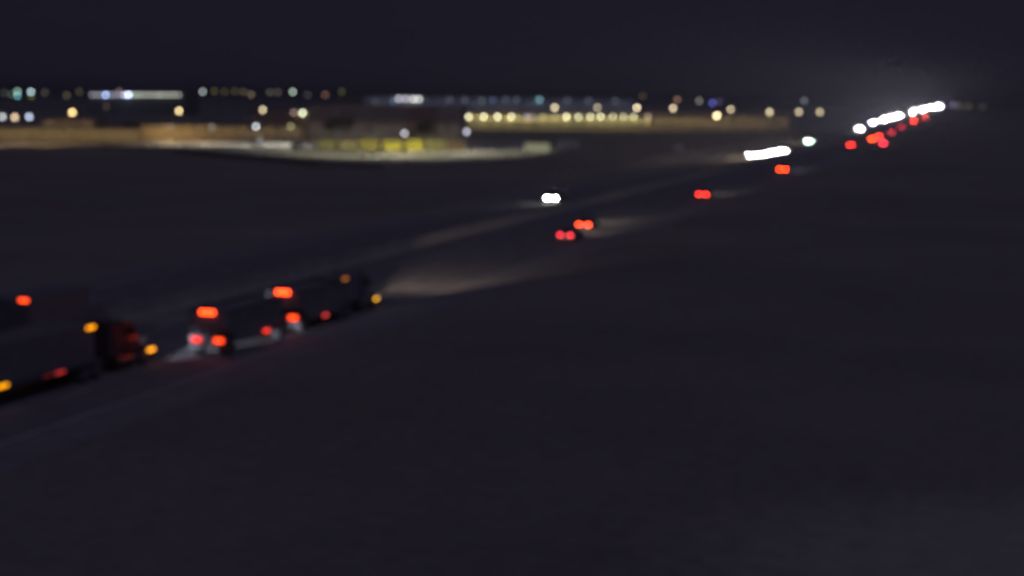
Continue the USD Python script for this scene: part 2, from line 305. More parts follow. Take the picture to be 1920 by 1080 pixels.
def tractor(t, xc, y0, y1, paint, sleeper=True):
    """Conventional tractor unit, rear of its frame at y0, bumper at y1."""
    w = 1.2
    obj('chassis_frame', cat_([box(xc - 0.45, xc - 0.33, y0 + 0.1, y1 - 0.6, 0.72, 0.98), box(xc + 0.33, xc + 0.45, y0 + 0.1, y1 - 0.6, 0.72, 0.98)]), trim_dark, t)
    obj('hood', hull([(xc + sx * a, y, z) for sx in (-1, 1) for a, y, z in ((0.86, y1 - 2.1, 1.0), (0.95, y1 - 2.1, 1.9), (0.72, y1 - 0.2, 1.45), (0.8, y1 - 0.15, 0.8), (0.95, y1 - 2.1, 0.8))]), paint, t)
    cy0, cy1 = y1 - 3.6, y1 - 2.08
    obj('cab', hull([(xc + sx * a, y, z) for sx in (-1, 1) for a, y, z in ((w, cy0, 0.85), (w, cy1, 0.85), (w, cy1, 1.95), (w * 0.92, cy1 - 0.42, 2.75), (w * 0.92, cy0, 2.85), (w, cy0, 1.95))]), paint, t)
    if sleeper: obj('sleeper', box(xc - w, xc + w, cy0 - 1.5, cy0 - 0.003, 0.95, 3.0, 0.12), paint, t)
    P = [(xc - 1.02, cy1 - 0.03, 2.02), (xc + 1.02, cy1 - 0.03, 2.02), (xc + 0.95, cy1 - 0.36, 2.66), (xc - 0.95, cy1 - 0.36, 2.66)]
    obj('windscreen', hull([(x, y + dy, z + dz) for x, y, z in P for dy, dz in ((0.0, 0), (0.03, 0.015))]), window_glass, t)
    for sx in (-1, 1):
        obj('side_window', hull([(xc + sx * a, y, z) for a, y, z in ((w * 1.005, cy0 + 0.25, 1.95), (w * 1.005, cy1 - 0.25, 1.95), (w * 0.945, cy1 - 0.5, 2.6), (w * 0.945, cy0 + 0.25, 2.6), (w * 0.98, cy0 + 0.25, 1.95), (w * 0.9, cy1 - 0.5, 2.6))]), window_glass, t)
        obj('fuel_tank', cyl((xc + sx * 0.92, cy0 - 0.9, 0.72), (xc + sx * 0.92, cy0 + 0.9, 0.72), 0.3, 16), chrome, t)
        obj('exhaust_stack', cyl((xc + sx * 1.05, cy0 - 0.06 - (1.55 if sleeper else 0), 1.0), (xc + sx * 1.05, cy0 - 0.06 - (1.55 if sleeper else 0), 3.3), 0.07, 10), chrome, t)
        obj('wing_mirror', box(xc + sx * 1.42 - 0.1, xc + sx * 1.42 + 0.1, cy1 - 0.1, cy1 - 0.02, 1.85, 2.4, 0.03), trim_dark, t)
        obj('fender', hull([(xc + sx * a, y, z) for a in (0.84, 1.2) for y, z in ((y1 - 1.75, 1.02), (y1 - 1.5, 1.2), (y1 - 0.75, 1.2), (y1 - 0.35, 1.0), (y1 - 0.35, 0.95), (y1 - 1.75, 0.98))]), paint, t)
        obj('headlight', box(xc + sx * 0.98 - 0.17, xc + sx * 0.98 + 0.17, y1 - 0.34, y1 - 0.05, 0.72, 0.93, 0.04), glow((0.25, 0.25, 0.25)), t)
        wheel(t, xc + sx * 1.03, y1 - 1.1, 0.52, 0.3, sx)
        for yy in (y0 + 0.75, y0 + 2.05): wheel(t, xc + sx * 0.95, yy, 0.52, 0.55, sx)
    obj('grille', box(xc - 0.55, xc + 0.55, y1 - 0.17, y1 - 0.08, 0.82, 1.42), chrome, t)
    obj('front_bumper', box(xc - 1.22, xc + 1.22, y1 - 0.2, y1, 0.32, 0.7, 0.05), chrome, t)

AMBER, RED, ORED, DIMRED = np.array((1.9, 0.62, 0.004)), np.array((1.5, 0.06, 0.03)), np.array((2.3, 0.13, 0.02)), np.array((0.55, 0.035, 0.03))
hopper_paint = plain('grey_hopper_steel', (0.2, 0.2, 0.2), 0.5, 0.3, 0.25, 1.2)
blue_paint = plain('navy_truck_paint', (0.14, 0.14, 0.16), 0.35, 0.0, 0.1, coat=0.5)
maroon_paint = plain('dark_red_truck_paint', (0.05, 0.022, 0.024), 0.35, 0.0, 0.1, coat=0.5)
rail_steel = plain('trailer_rail_steel', (0.14, 0.14, 0.15), 0.45, 0.5)

# doubles truck in the right lane
XA = -45.27
t = thing('hopper_truck', 'grey double hopper truck with red lamps, in the right lane at lower left', 'truck', (0, 0, 0.03))
pup_trailer(t, XA, 94.0, 102.4, 2.72, hopper_paint, rail_steel)
pup_trailer(t, XA, 105.5, 114.0, 2.72, hopper_paint, rail_steel)
obj('dolly', cat_([box(XA - 0.9, XA + 0.9, 102.0, 103.2, 0.7, 0.9), box(XA - 0.08, XA + 0.08, 103.2, 105.4, 0.6, 0.75)]), rail_steel, t)
for sx in (-1, 1): wheel(t, XA + sx * 0.95, 102.5, 0.5, 0.52, sx)
obj('headboard', box(XA - 1.25, XA + 1.25, 113.1, 114.02, 2.84, 3.06, 0.03), hopper_paint, t)
tractor(t, XA, 112.4, 121.2, blue_paint, sleeper=False)
for y0, c in ((94.0, ORED), (105.5, ORED)):
    for k in (-1, 0, 1): marker(t, 'clearance_lamp', XA + k * 0.34 - 0.13, XA + k * 0.34 + 0.13, y0 - 0.14, y0 - 0.05, 2.76, c, y0 + 10, 0.26)
    for sx in (-1, 1): marker(t, 'tail_lamp', XA + sx * 0.74 - 0.3, XA + sx * 0.74 + 0.3, y0 - 0.14, y0 - 0.055, 1.06, ORED if sx > 0 else RED * 1.2, y0 + 10, 0.3)
marker(t, 'side_lamp', XA + 1.275, XA + 1.345, 99.4, 100.15, 0.95, RED * 0.75, 111, 0.15)
marker(t, 'side_lamp', XA + 1.275, XA + 1.345, 109.5, 110.2, 0.74, DIMRED, 121, 0.15)
tag(marker(t, 'amber_corner_lamp', XA + 1.275, XA + 1.345, 113.2, 114.0, 2.92, (0.28, 0.085, 0.006), 125, 0.15), 'faint amber lamp high on the front corner of the first trailer')
marker(t, 'amber_fender_lamp', XA + 1.205, XA + 1.275, 119.9, 120.55, 0.74, (0.9, 0.42, 0.004), 130, 0.16)
spot((XA, 121.45, 0.85), (-0.03, 1, -0.012), (1.0, 0.76, 0.6), 4200, 8.5, (-12, -4, 4, 12))
spot((XA, 121.45, 0.85), (-0.03, 1, -0.0135), (1.0, 0.76, 0.6), 84000, 4.8, (-14, -9, -4.5, 0, 4.5, 9))

# tractor with box trailer in the next lane, left of it and behind
XB = -48.6
t = thing('box_trailer_truck', 'dark red tractor with amber-lamped box trailer, cut by the left edge', 'truck', (0, 0, 0.03))
tractor(t, XB, 82.4, 91.2, maroon_paint, sleeper=True)
trailer_paint = plain('dark_grey_trailer', (0.15, 0.15, 0.15), 0.5, 0.1, 0.15)
obj('trailer_body', box(XB - 1.29, XB + 1.29, 68.5, 84.0, 1.12, 3.32, 0.05), trailer_paint, t)
for k in range(15): obj('side_panel', box(XB + 1.292, XB + 1.305, 68.65 + k * 1.02, 69.63 + k * 1.02, 1.3, 3.2), trailer_paint, t)
for sx in (-1, 1):
    obj('frame_rail', box(XB + sx * 1.23 - 0.06, XB + sx * 1.23 + 0.06, 68.5, 84.0, 0.98, 1.118), rail_steel, t)
    obj('landing_leg', box(XB + sx * 0.8 - 0.07, XB + sx * 0.8 + 0.07, 80.9, 81.04, 0.35, 1.0), rail_steel, t)
    for yy in (70.0, 71.3): wheel(t, XB + sx * 0.98, yy, 0.51, 0.52, sx)
marker(t, 'amber_corner_lamp', XB + 1.297, XB + 1.36, 83.1, 83.95, 3.05, AMBER, 95, 0.18)
marker(t, 'amber_fender_lamp', XB + 1.205, XB + 1.275, 90.3, 91.1, 0.82, AMBER * 1.15, 99, 0.18)
marker(t, 'amber_side_lamp', XB + 1.297, XB + 1.36, 74.2, 75.2, 1.2, AMBER * np.array((1, 1.12, 1)), 84, 0.18)
marker(t, 'side_lamp', XB + 1.297, XB + 1.36, 79.8, 80.7, 1.05, DIMRED * 0.8, 90, 0.15)
marker(t, 'side_lamp', XB + 1.297, XB + 1.36, 78.6, 79.6, 1.05, (0.07, 0.006, 0.006), 90, 0.13)
spot((XB + 0.9, 91.45, 0.85), (0.42, 1, -0.16), (0.72, 0.77, 1.0), 110, 30, (0,))
spot((XB + 0.5, 91.4, 0.85), (0.20, 1, -0.045), (0.72, 0.78, 1.0), 5000, 12, (-8, 4))

# box truck in the left lane
XC = -55.6
t = thing('box_truck', 'dark box truck in the far lane with one red lamp high on its back', 'truck', (0, 0.7, 0.03))
obj('cargo_box', box(XC - 1.22, XC + 1.22, 88.3, 95.2, 0.98, 3.72, 0.04), trailer_paint, t)
for k in range(2): obj('rear_door', box(XC - 1.14 + k * 1.15, XC - 0.01 + k * 1.15, 88.26, 88.297, 1.06, 3.55), rail_steel, t)
obj('cab', hull([(XC + sx * a, y, z) for sx in (-1, 1) for a, y, z in ((1.05, 95.6, 0.6), (1.05, 98.2, 0.6), (1.05, 98.2, 1.45), (1.0, 97.2, 2.35), (1.0, 95.6, 2.35))]), blue_paint, t)
obj('windscreen', hull([(XC + sx * 0.9, y, z) for sx in (-1, 1) for y, z in ((98.1, 1.52), (97.3, 2.28), (98.13, 1.54), (97.33, 2.3))]), window_glass, t)
obj('chassis_frame', box(XC - 0.5, XC + 0.5, 88.4, 97.4, 0.62, 0.97), trim_dark, t)
for sx in (-1, 1):
    wheel(t, XC + sx * 0.9, 90.2, 0.45, 0.5, sx); wheel(t, XC + sx * 0.93, 97.3, 0.45, 0.28, sx)
    marker(t, 'tail_lamp', XC + sx * 1.0 - 0.14, XC + sx * 1.0 + 0.14, 88.2, 88.259, 0.9, RED, 100, 0.15)
    obj('headlight', box(XC + sx * 0.8 - 0.14, XC + sx * 0.8 + 0.14, 98.18, 98.24, 0.85, 1.02, 0.02), glow((0.25, 0.25, 0.25)), t)
    spot((XC + sx * 0.8, 99.1, 0.93), (0.0, 1, -0.02), (1, 0.9, 0.78), 350, 8, (0,))
marker(t, 'clearance_lamp', XC + 0.55, XC + 1.15, 88.19, 88.255, 3.62, ORED, 100, 0.2)

def on_road(px, py, h):
    """Point at height h over the road behind this pixel."""
    D = np.arange(90.0, 1800.0, 0.5); P = EYE + ray(px, py) * D[:, None] / FPX
    k = int(np.argmax(P[:, 2] - climb(P[:, 1]) - h < 0)) or int(np.argmin(P[:, 2] - climb(P[:, 1]) - h))
    return P[k]
paints = [plain('car_paint_black', (0.015, 0.015, 0.017), 0.3, 0, 0.05, coat=0.6), plain('car_paint_graphite', (0.045, 0.046, 0.05), 0.3, 0.2, 0.05, coat=0.6),
          plain('car_paint_dark_blue', (0.015, 0.022, 0.05), 0.3, 0, 0.05, coat=0.6), plain('car_paint_dark_red', (0.07, 0.01, 0.012), 0.3, 0, 0.05, coat=0.6), plain('car_paint_silver', (0.16, 0.16, 0.17), 0.35, 0.4, 0.05, coat=0.5)]
G1, G2 = 'cars driving away on the near carriageway', 'cars coming towards the camera on the far carriageway'
bright, mid, pink = np.array((1.7, 0.085, 0.012)), np.array((1.1, 0.035, 0.022)), np.array((0.85, 0.032, 0.05))
away = [  # pixel of the tail lamps' middle, style, paint, lamp colour, beam strength and colour, label
    (1094, 422, 'sedan', 1, bright, 800, (1, 0.8, 0.64), 'dark car with bright orange tail lamps, beside the pinkish-lamped one'),
    (1060, 442, 'sedan', 0, pink, 500, (1, 0.8, 0.64), 'black car with pinkish red tail lamps, just behind the car with bright orange ones'),
    (1317, 365, 'sedan', 2, mid, 620, (1, 0.8, 0.64), 'lone dark blue car with plain red tail lamps in the right lane'),
    (1467, 318, 'pickup', 0, bright, 1100, (0.62, 0.74, 1.0), 'black pickup throwing bluish light, its orange-red tail lamps below the four oncoming pairs'),
    (1595, 272, 'sedan', 3, mid * 0.75, 350, (1, 0.85, 0.7), 'dark red car with dim red tail lamps, left of the cluster of red lamps'),
    (1635, 261, 'suv', 1, bright * 0.8, 500, (1, 0.85, 0.7), 'dark car, leftmost of the cluster of red tail lamps far down the road'),
    (1656, 269, 'sedan', 0, pink * 1.1, 700, (1, 0.8, 0.6), 'black car with pink-red tail lamps, lowest of the far cluster'),
    (1648, 256, 'sedan', 2, mid * 0.9, 500, (1, 0.85, 0.7), 'dark blue car, farthest of the cluster of red tail lamps'),
    (1672, 248, 'sedan', 3, pink * 0.28, 600, (1, 0.85, 0.7), 'car with faint red tail lamps just beyond the cluster'),
    (1691, 238, 'sedan', 1, pink * 0.2, 600, (1, 0.85, 0.7), 'car with very faint red tail lamps under the long white row of headlights'),
    (1714, 227, 'suv', 1, mid * 0.9, 600, (1, 0.85, 0.7), 'distant car with clear red tail lamps under the last white headlights'),
    (1736, 221, 'sedan', 0, mid * 0.3, 600, (1, 0.85, 0.7), 'most distant car with dim tail lamps on the near carriageway')]
for px, py, st, pi, c, bm, rgb, lab in away:
    zl = {'sedan': 0.8, 'suv': 0.96, 'pickup': 1.0}[st]
    p = on_road(px, py, zl)
    far = depth(p) > 560
    car((p[0], p[1], p[2] - zl), 1, lab, st, paints[pi], tail=c, beam=bm, group=G1, head_rgb=rgb, tail_size=(0.5, 0.3) if far else (0.4, 0.22))
W1, CW, GW = np.array((5.0, 4.8, 4.5)), np.array((2.6, 3.2, 5.0)), np.array((1.6, 2.6, 1.9))
oncoming = [
    (1033, 372, 'sedan', 1, W1 * 1.6, 25, (1, 0.93, 0.85), 'lone oncoming car with white headlights, nearest on the far carriageway'),
    (1409, 291, 'suv', 0, W1, 260, (1, 0.72, 0.42), 'first oncoming car of the bright row of four beside the red-lamped pickup'),
    (1433, 290, 'sedan', 4, W1, 260, (1, 0.74, 0.46), 'second oncoming car of the bright row of four beside the red-lamped pickup'),
    (1450, 286, 'pickup', 1, W1, 260, (1, 0.9, 0.8), 'oncoming pickup third in the bright row of four headlight pairs'),
    (1468, 283, 'suv', 2, W1, 260, (1, 0.9, 0.8), 'last oncoming car of the bright row of four beside the red-lamped pickup'),
    (1517, 265, 'sedan', 0, GW, 320, (1, 0.8, 0.55), 'single oncoming car with greenish white headlights'),
    (1612, 242, 'suv', 1, W1, 420, (1, 0.76, 0.5), 'single oncoming car at the near end of the long white row'),
    (1637, 230, 'sedan', 2, CW, 300, (0.8, 0.9, 1), 'oncoming car with bluish headlights in the long white row'),
    (1658, 224, 'suv', 0, W1, 300, (1, 0.9, 0.8), 'oncoming car next behind the bluish headlights'),
    (1672, 221, 'sedan', 3, W1, 300, (1, 0.9, 0.8), 'oncoming car in the middle of the long white row'),
    (1686, 217, 'sedan', 4, W1 * 0.8, 300, (1, 0.9, 0.8), 'oncoming car just before the gap in the long white row'),
    (1711, 210, 'pickup', 0, W1, 300, (1, 0.9, 0.8), 'oncoming pickup just after the gap in the long white row'),
    (1730, 205, 'suv', 1, W1, 300, (1, 0.9, 0.8), 'far oncoming car in the last bright part of the white row'),
    (1747, 202, 'sedan', 2, W1, 300, (1, 0.9, 0.8), 'far oncoming car second from the end of the white row'),
    (1761, 199, 'suv', 0, np.array((2.6, 2.4, 3.4)), 300, (0.85, 0.85, 1), 'most distant oncoming car with slightly violet headlights')]
for px, py, st, pi, c, bm, rgb, lab in oncoming:
    zl = {'sedan': 0.55, 'suv': 0.71, 'pickup': 0.75}[st]
    p = on_road(px, py, zl)
    car((p[0], p[1], p[2] - zl), -1, lab, st, paints[pi], head=c, beam=bm, group=G2, head_rgb=rgb)

# ------------------------------------------------------------------ lamps on poles
def pole_lamp(px, py, D, seen, label, group, r=0.55, down=None, name='street_lamp', rgb=None, cat='street lamp'):
    p = at_depth(px, py, D); z = p[2]
    t = thing(name, label, cat, (p[0], p[1], 0), 0, group)
    obj('pole', cyl((0.9, -0.9, 0), (0.9, -0.9, z + 0.75), 0.09, 8), dark_metal, t)
    obj('arm', cyl((0.9, -0.9, z + 0.7), (0.1, 0, z + 0.72), 0.05, 6), dark_metal, t)
    hd = obj('lamp_head', box(-0.62, 0.62, -0.4, 0.4, z + 0.56, z + 0.68, 0.05), dark_metal, t)
    obj('lens', ellipsoid((0, 0, z), r, r, r), glow(lens_radiance(seen, math.pi * r * r, D)), hd, smooth=True)
    obj('base', box(0.6, 1.2, -1.2, -0.6, 0, 0.5, 0.04), plain('lamp_base_concrete', (0.3, 0.29, 0.27), 0.9), t)
    if down: disk_light((p[0], p[1] - 0.0, max(z - r - 0.05, 0.5)), 0.4, rgb if rgb is not None else np.asarray(seen) / max(seen), down)
    return t

CREAM, WARM, COOL, GREYC = np.array((0.85, 0.70, 0.42)), np.array((1.0, 0.72, 0.34)), np.array((0.55, 0.68, 0.78)), np.array((0.36, 0.38, 0.38))
GA = 'cream street lamps along the road in front of the warehouses'
for px, py, D, c, down, lab in [
    (136, 211, 500, np.array((1.5, 1.05, 0.42)), 900, 'bright yellow street lamp above the low brown block near the left edge'),
    (336, 208, 560, np.array((1.1, 0.85, 0.40)), 900, 'bright yellow street lamp standing alone below the end of the far row of white lights'),
    (493, 206, 600, CREAM * 0.75, 500, 'cream street lamp left of the tall dim warehouse, above the brown wall'),
    (848, 202, 700, CREAM * 0.75, 0, 'cream street lamp at the left end of the long lit warehouse'),
    (1040, 202, 700, CREAM * 0.8, 0, 'cream street lamp above the middle of the long lit warehouse, beside the teal lamp'),
    (1120, 202, 720, CREAM * 0.38, 0, 'dimmest cream street lamp above the long lit warehouse'),
    (1194, 202, 740, CREAM * 1.05, 0, 'brightest cream street lamp above the right part of the long lit warehouse'),
    (1262, 203, 760, CREAM * 0.8, 0, 'cream street lamp just past the last wall light, under a brownish lamp'),
    (1344, 217, 560, np.array((1.5, 1.15, 0.62)), 0, 'very bright peach street lamp in front of the dark end of the long warehouse'),
    (1370, 205, 780, CREAM * 0.55, 0, 'cream street lamp up and right of the very bright peach one'),
    (1443, 210, 680, CREAM * 0.7, 0, 'cream street lamp in the gap between the peach lamp and the rightmost pair'),
    (1498, 210, 690, CREAM * 0.55, 0, 'cream street lamp, left one of the rightmost pair'),
    (1537, 210, 700, CREAM * 0.5, 0, 'cream street lamp, right one of the rightmost pair, nearest the freeway')]:
    pole_lamp(px, py, D, c, lab, GA, down=down)
GB = 'white yard lamps at the left edge'
for px, py, D, c, lab in [(5, 219, 505, np.array((0.5, 0.55, 0.56)), 'grey-white yard lamp cut by the left edge of the picture'),
                          (28, 220, 505, np.array((0.85, 0.62, 0.38)), 'orange-tinted yard lamp between two white ones at the left edge'),
                          (55, 219, 505, np.array((0.55, 0.64, 0.85)), 'bluish white yard lamp, right one of the three at the left edge')]:
    pole_lamp(px, py, D, c, lab, GB, down=220, name='yard_lamp', cat='yard lamp', rgb=(1, 0.75, 0.4))
GC = 'small white lamps standing in the paved yard'
for px, py, D, c, down, rgb, lab in [
    (480, 237, 540, np.array((0.42, 0.48, 0.52)), 900, (0.95, 0.95, 0.9), 'bright grey-white lamp in front of the brown wall'),
    (545, 237, 540, np.array((0.16, 0.15, 0.07)), 800, (0.95, 0.95, 0.85), 'dim olive lamp in front of the right end of the brown wall'),
    (320, 237, 530, np.array((0.065, 0.06, 0.055)), 500, (1, 0.85, 0.6), 'faint lamp above the left part of the brown wall'),
    (397, 238, 530, np.array((0.085, 0.085, 0.08)), 600, (1, 0.85, 0.65), 'faint grey lamp above the middle of the brown wall'),
    (758, 250, 478, np.array((0.48, 0.46, 0.52)), 420, (1, 0.92, 0.55), 'white lamp over the row of yellowish containers'),
    (875, 247, 500, np.array((0.38, 0.38, 0.48)), 650, (1, 0.95, 0.8), 'white lamp at the right corner of the tall dim warehouse')]:
    pole_lamp(px, py, D, c, lab, GC, r=0.4, down=down, name='yard_lamp', cat='yard lamp', rgb=rgb)
GE = 'added shaded lamps over the pale yard'  # unseen lamps added to brighten the yard and containers
for k, (px, py, pw, w_) in enumerate([(470, 272, 900, 'bluish parked van'), (525, 282, 900, 'dim olive lamp'), (580, 288, 900, 'left end of the containers'), (640, 292, 1000, 'second container'), (700, 294, 1200, 'ochre container'), (760, 294, 1300, 'yellow containers'), (820, 293, 1200, 'rust-coloured container'), (880, 290, 1100, 'corner of the tall warehouse'), (940, 287, 1000, 'gap before the glowing panel'), (1000, 281, 700, 'glowing panel')]):
    p = on_plane(px, py)
    t = thing('added_shaded_lamp', 'added dark pole with a downturned shaded lamp near the ' + w_, 'yard lamp', (p[0], p[1], 0), 0, GE)
    obj('pole', cyl((0, -1.3, 0), (0, -1.3, 9.4), 0.08, 8), dark_metal, t); obj('arm', cyl((0, -1.3, 9.35), (0, 0, 9.3), 0.05, 6), dark_metal, t); obj('added_lamp_shade', box(-0.4, 0.4, -0.4, 0.4, 9.03, 9.25, 0.04), black_plastic, t)
    disk_light((p[0], p[1], 9.0), 0.3, (1.0, 0.94, 0.62), pw * 0.23)
for px, w_ in [(612, 'leftmost olive container'), (652, 'tan container'), (692, 'ochre container'), (735, 'left yellow container'), (776, 'right yellow container'), (817, 'olive container beside the yellow pair')]:  # second added row, lighting the container fronts
    p = at_depth(px, 281, 495.5)
    t = thing('added_low_lamp', 'added short dark pole and shaded lamp close before the ' + w_, 'yard lamp', (p[0], p[1], 0), 0, GE)
    obj('pole', cyl((0, -1.3, 0), (0, -1.3, 6.4), 0.07, 8), dark_metal, t); obj('arm', cyl((0, -1.3, 6.35), (0, 0, 6.3), 0.05, 6), dark_metal, t); obj('added_lamp_shade', box(-0.4, 0.4, -0.4, 0.4, 6.03, 6.25, 0.04), black_plastic, t)
    disk_light((p[0], p[1], 6.0), 0.3, (1.0, 0.95, 0.45), 45 if px < 720 else (105 if px < 790 else 45))
GD = 'distant town lamps along the horizon'
for px, py, c, lab in [
    (8, 174, (52, 52, 56), 'dim grey lamp at the left end of the horizon'), (22, 177, (70, 78, 72), 'dim greenish lamp just left of the teal pair on the horizon'),
    (33, 171, (120, 150, 128), 'green-white lamp, upper one of the teal pair near the left edge'), (33, 179, (95, 155, 165), 'teal lamp, lower one of the pair near the left edge'),
    (58, 172, (170, 195, 205), 'bright bluish white lamp right of the teal pair'), (59, 180, (80, 82, 48), 'olive lamp close under the bright bluish white one'),
    (84, 173, (62, 58, 54), 'dim brownish lamp right of the bright bluish white one'), (125, 179, (72, 66, 54), 'dim tan lamp left of the long row of white dock lights'),
    (149, 172, (58, 58, 48), 'dim olive lamp up and left of the long row of white dock lights'), (199, 200, (60, 46, 42), 'faint brown lamp below the long row of white dock lights'),
    (224, 171, (92, 72, 68), 'brownish lamp just above the brightest dock light'), (380, 172, (140, 152, 150), 'grey-white lamp right of the long row of dock lights'),
    (402, 171, (62, 60, 44), 'first of the faint olive lamps right of the grey-white one'), (421, 172, (58, 54, 42), 'second of the faint lamps right of the grey-white one'),
    (440, 171, (62, 56, 46), 'third of the faint lamps right of the grey-white one'), (456, 172, (72, 64, 54), 'last of the faint lamps, touching the brownish one'),
    (471, 177, (92, 78, 68), 'brownish lamp left of the greenish white one'), (506, 173, (70, 66, 62), 'left one of two dim lamps before the greenish white one'),
    (521, 173, (68, 64, 60), 'right one of two dim lamps before the greenish white one'), (549, 172, (150, 170, 152), 'greenish white lamp on the horizon above the wall light of the brick-coloured block'),
    (577, 178, (56, 52, 60), 'dim violet lamp right of the greenish white one'), (610, 178, (92, 66, 58), 'reddish lamp between the greenish white one and the blue-grey building'),
    (641, 172, (60, 58, 46), 'faint olive lamp left of the blue-grey building'), (1205, 180, (60, 50, 44), 'faint brown lamp at the right end of the blue-grey building'),
    (1270, 187, (112, 82, 70), 'brownish pink lamp just above a cream street lamp'), (1311, 189, (105, 102, 94), 'grey ring-like lamp left of the blue one'),
    (1336, 193, (72, 76, 150), 'blue lamp on the horizon'), (1348, 190, (58, 50, 76), 'dim violet lamp touching the blue one'),
    (1508, 189, (82, 86, 94), 'grey-blue lamp above the rightmost pair of cream street lamps'), (1786, 196, (74, 66, 100), 'dim violet lamp just past the last headlights'),
    (1798, 198, (62, 58, 56), 'first faint lamp right of the last headlights, after the violet one'), (1816, 199, (58, 56, 52), 'second faint lamp right of the last headlights'),
    (1842, 200, (46, 44, 46), 'rightmost faint lamp on the horizon')]:
    sky_ = np.array(SKY)
    pole_lamp(px, py, 1150, np.maximum(lin(*c) * 1.05 - sky_ * 0.9, 0.002), lab, GD, r=0.85, name='town_lamp', cat='town lamp')

# ------------------------------------------------------------------ buildings
def facade_frame(a, b):
    """Local frame of a facade: x along it as seen left to right, y into the building."""
    a, b = np.array([a[0], a[1], 0.0]), np.array([b[0], b[1], 0.0])
    d = b - a; L = float(np.linalg.norm(d)); d /= L
    return a, L, math.atan2(d[1], d[0])
def building(name, label, a, b, h, deep, wall_m, panel=7.5, roof_m=None, cat='warehouse', group=None, parapet=0.5):
    o, L, rz = facade_frame(a, b)
    t = thing(name, label, cat, o, rz, group)
    obj('wall', box(0, L, 0.12, deep, 0, h - parapet), wall_m, t)
    n = max(1, int(round(L / panel)))
    for k in range(n):
        obj('wall_panel', box(k * L / n + 0.03, (k + 1) * L / n - 0.03, 0.0, 0.117, 0.0, h - 0.12 - 0.35 * ((k * 7) % 5 == 0)), wall_m, t)
    obj('parapet', cat_([box(0, L, 0.12, 0.4, h - parapet + 0.003, h), box(0, 0.3, 0.401, deep, h - parapet + 0.003, h), box(L - 0.3, L, 0.401, deep, h - parapet + 0.003, h)]), roof_m or trim_dark, t)
    return t, o, L, rz
def along(o, rz, px, z):
    """Distance along the facade from its left end where the picture column px meets it."""
    d = np.array([math.cos(rz), math.sin(rz)]); q = ray(px, horizon(px) + 30)[:2]
    s = np.linalg.solve(np.array([[d[0], -q[0]], [d[1], -q[1]]]), -o[:2])
    return float(s[0]), float(s[1] * FPX)
def z_of(py, px, D): return CAM_H - (py - horizon(px)) * D / FPX
def wall_light(t, x, z, seen, D, rw=0.5, out=0.75):
    hd = obj('wall_light', cat_([box(x - 0.3, x + 0.3, -out - 0.2, -0.003, z + rw + 0.02, z + rw + 0.12, 0.03)]), dark_metal, t)
    obj('lens', ellipsoid((x, -out, z), rw, rw * 0.9, rw), glow(lens_radiance(seen, math.pi * rw * rw, D)), hd, smooth=True)
def added_shaded_light(t, o, rz, x, z, out, rgb, power, aim=(0, 0, -1)):
    """An added, unseen wall light brightening wall and ground; its flat lens shines down."""
    obj('added_wall_light', cat_([box(x - 0.35, x + 0.35, -out - 0.35, -out + 0.35, z + 0.03, z + 0.25, 0.04), box(x - 0.05, x + 0.05, -out + 0.351, -0.003, z + 0.1, z + 0.2)]), dark_metal, t)
    c, sn = math.cos(rz), math.sin(rz)
    disk_light((o[0] + x * c + out * sn, o[1] + x * sn - out * c, z), 0.3, rgb, power, None, aim)
def dock_doors(t, xs, w=2.8, h=3.1):
    dm = plain('dock_door_grey', (0.22, 0.22, 0.21), 0.6)
    for x in xs: obj('dock_door', box(x - w / 2, x + w / 2, -0.06, -0.003, 1.1, 1.1 + h), dm, t)

tan_wall = plain('tan_tilt_up_concrete', (0.42, 0.34, 0.20), 0.9, var=0.1, scale=0.25)
brown_wall = plain('brown_stucco', (0.35, 0.25, 0.135), 0.9, var=0.12, scale=0.3)
grey_brown = plain('grey_brown_concrete', (0.26, 0.215, 0.17), 0.9, var=0.14, scale=0.2)
brick_red = plain('reddish_brown_block', (0.24, 0.15, 0.115), 0.9, var=0.15, scale=0.3)
blue_grey = plain('blue_grey_metal_siding', (0.34, 0.36, 0.38), 0.6, var=0.08, scale=0.2)

# long lit warehouse
t, o, L, rz = building('long_warehouse', 'long low tan warehouse with a row of white wall lights over its lit front', at_depth(868, 242, 840), at_depth(1482, 245, 905), 9.6, 60, tan_wall)
WL = np.array((0.62, 0.62, 0.42))
doors = []
for px, c in [(878, WL), (906, WL), (932, WL * 1.05), (958, WL), (986, np.array((0.10, 0.09, 0.16))), (996, np.array((0.08, 0.075, 0.11))), (1017, WL * 0.22), (1040, WL * 0.2), (1061, WL * 0.95), (1084, WL * 0.9),
              (1106, WL * 0.75), (1125, WL * 0.8), (1148, WL * 0.5), (1168, WL * 0.45), (1187, WL * 0.55), (1214, np.array((0.2, 0.15, 0.13)))]:
    x, D = along(o, rz, px, 5)
    wall_light(t, x, z_of(219, px, D), c, D, 0.55); doors.append(x)
dock_doors(t, [0.5 * (a + b) for a, b in zip(doors[:-1], doors[1:]) if b - a > 5])
for k in range(19):
    px = 880 + k * 18.5; x, D = along(o, rz, px, 5); added_shaded_light(t, o, rz, x, 6.6, 1.3, (1.0, 0.95, 0.40), 55)
for k in range(10):
    px = 1240 + k * 25; x, D = along(o, rz, px, 5); added_shaded_light(t, o, rz, x, 7.4, 2.6, (1.0, 0.82, 0.46), 40 - 2.4 * k)

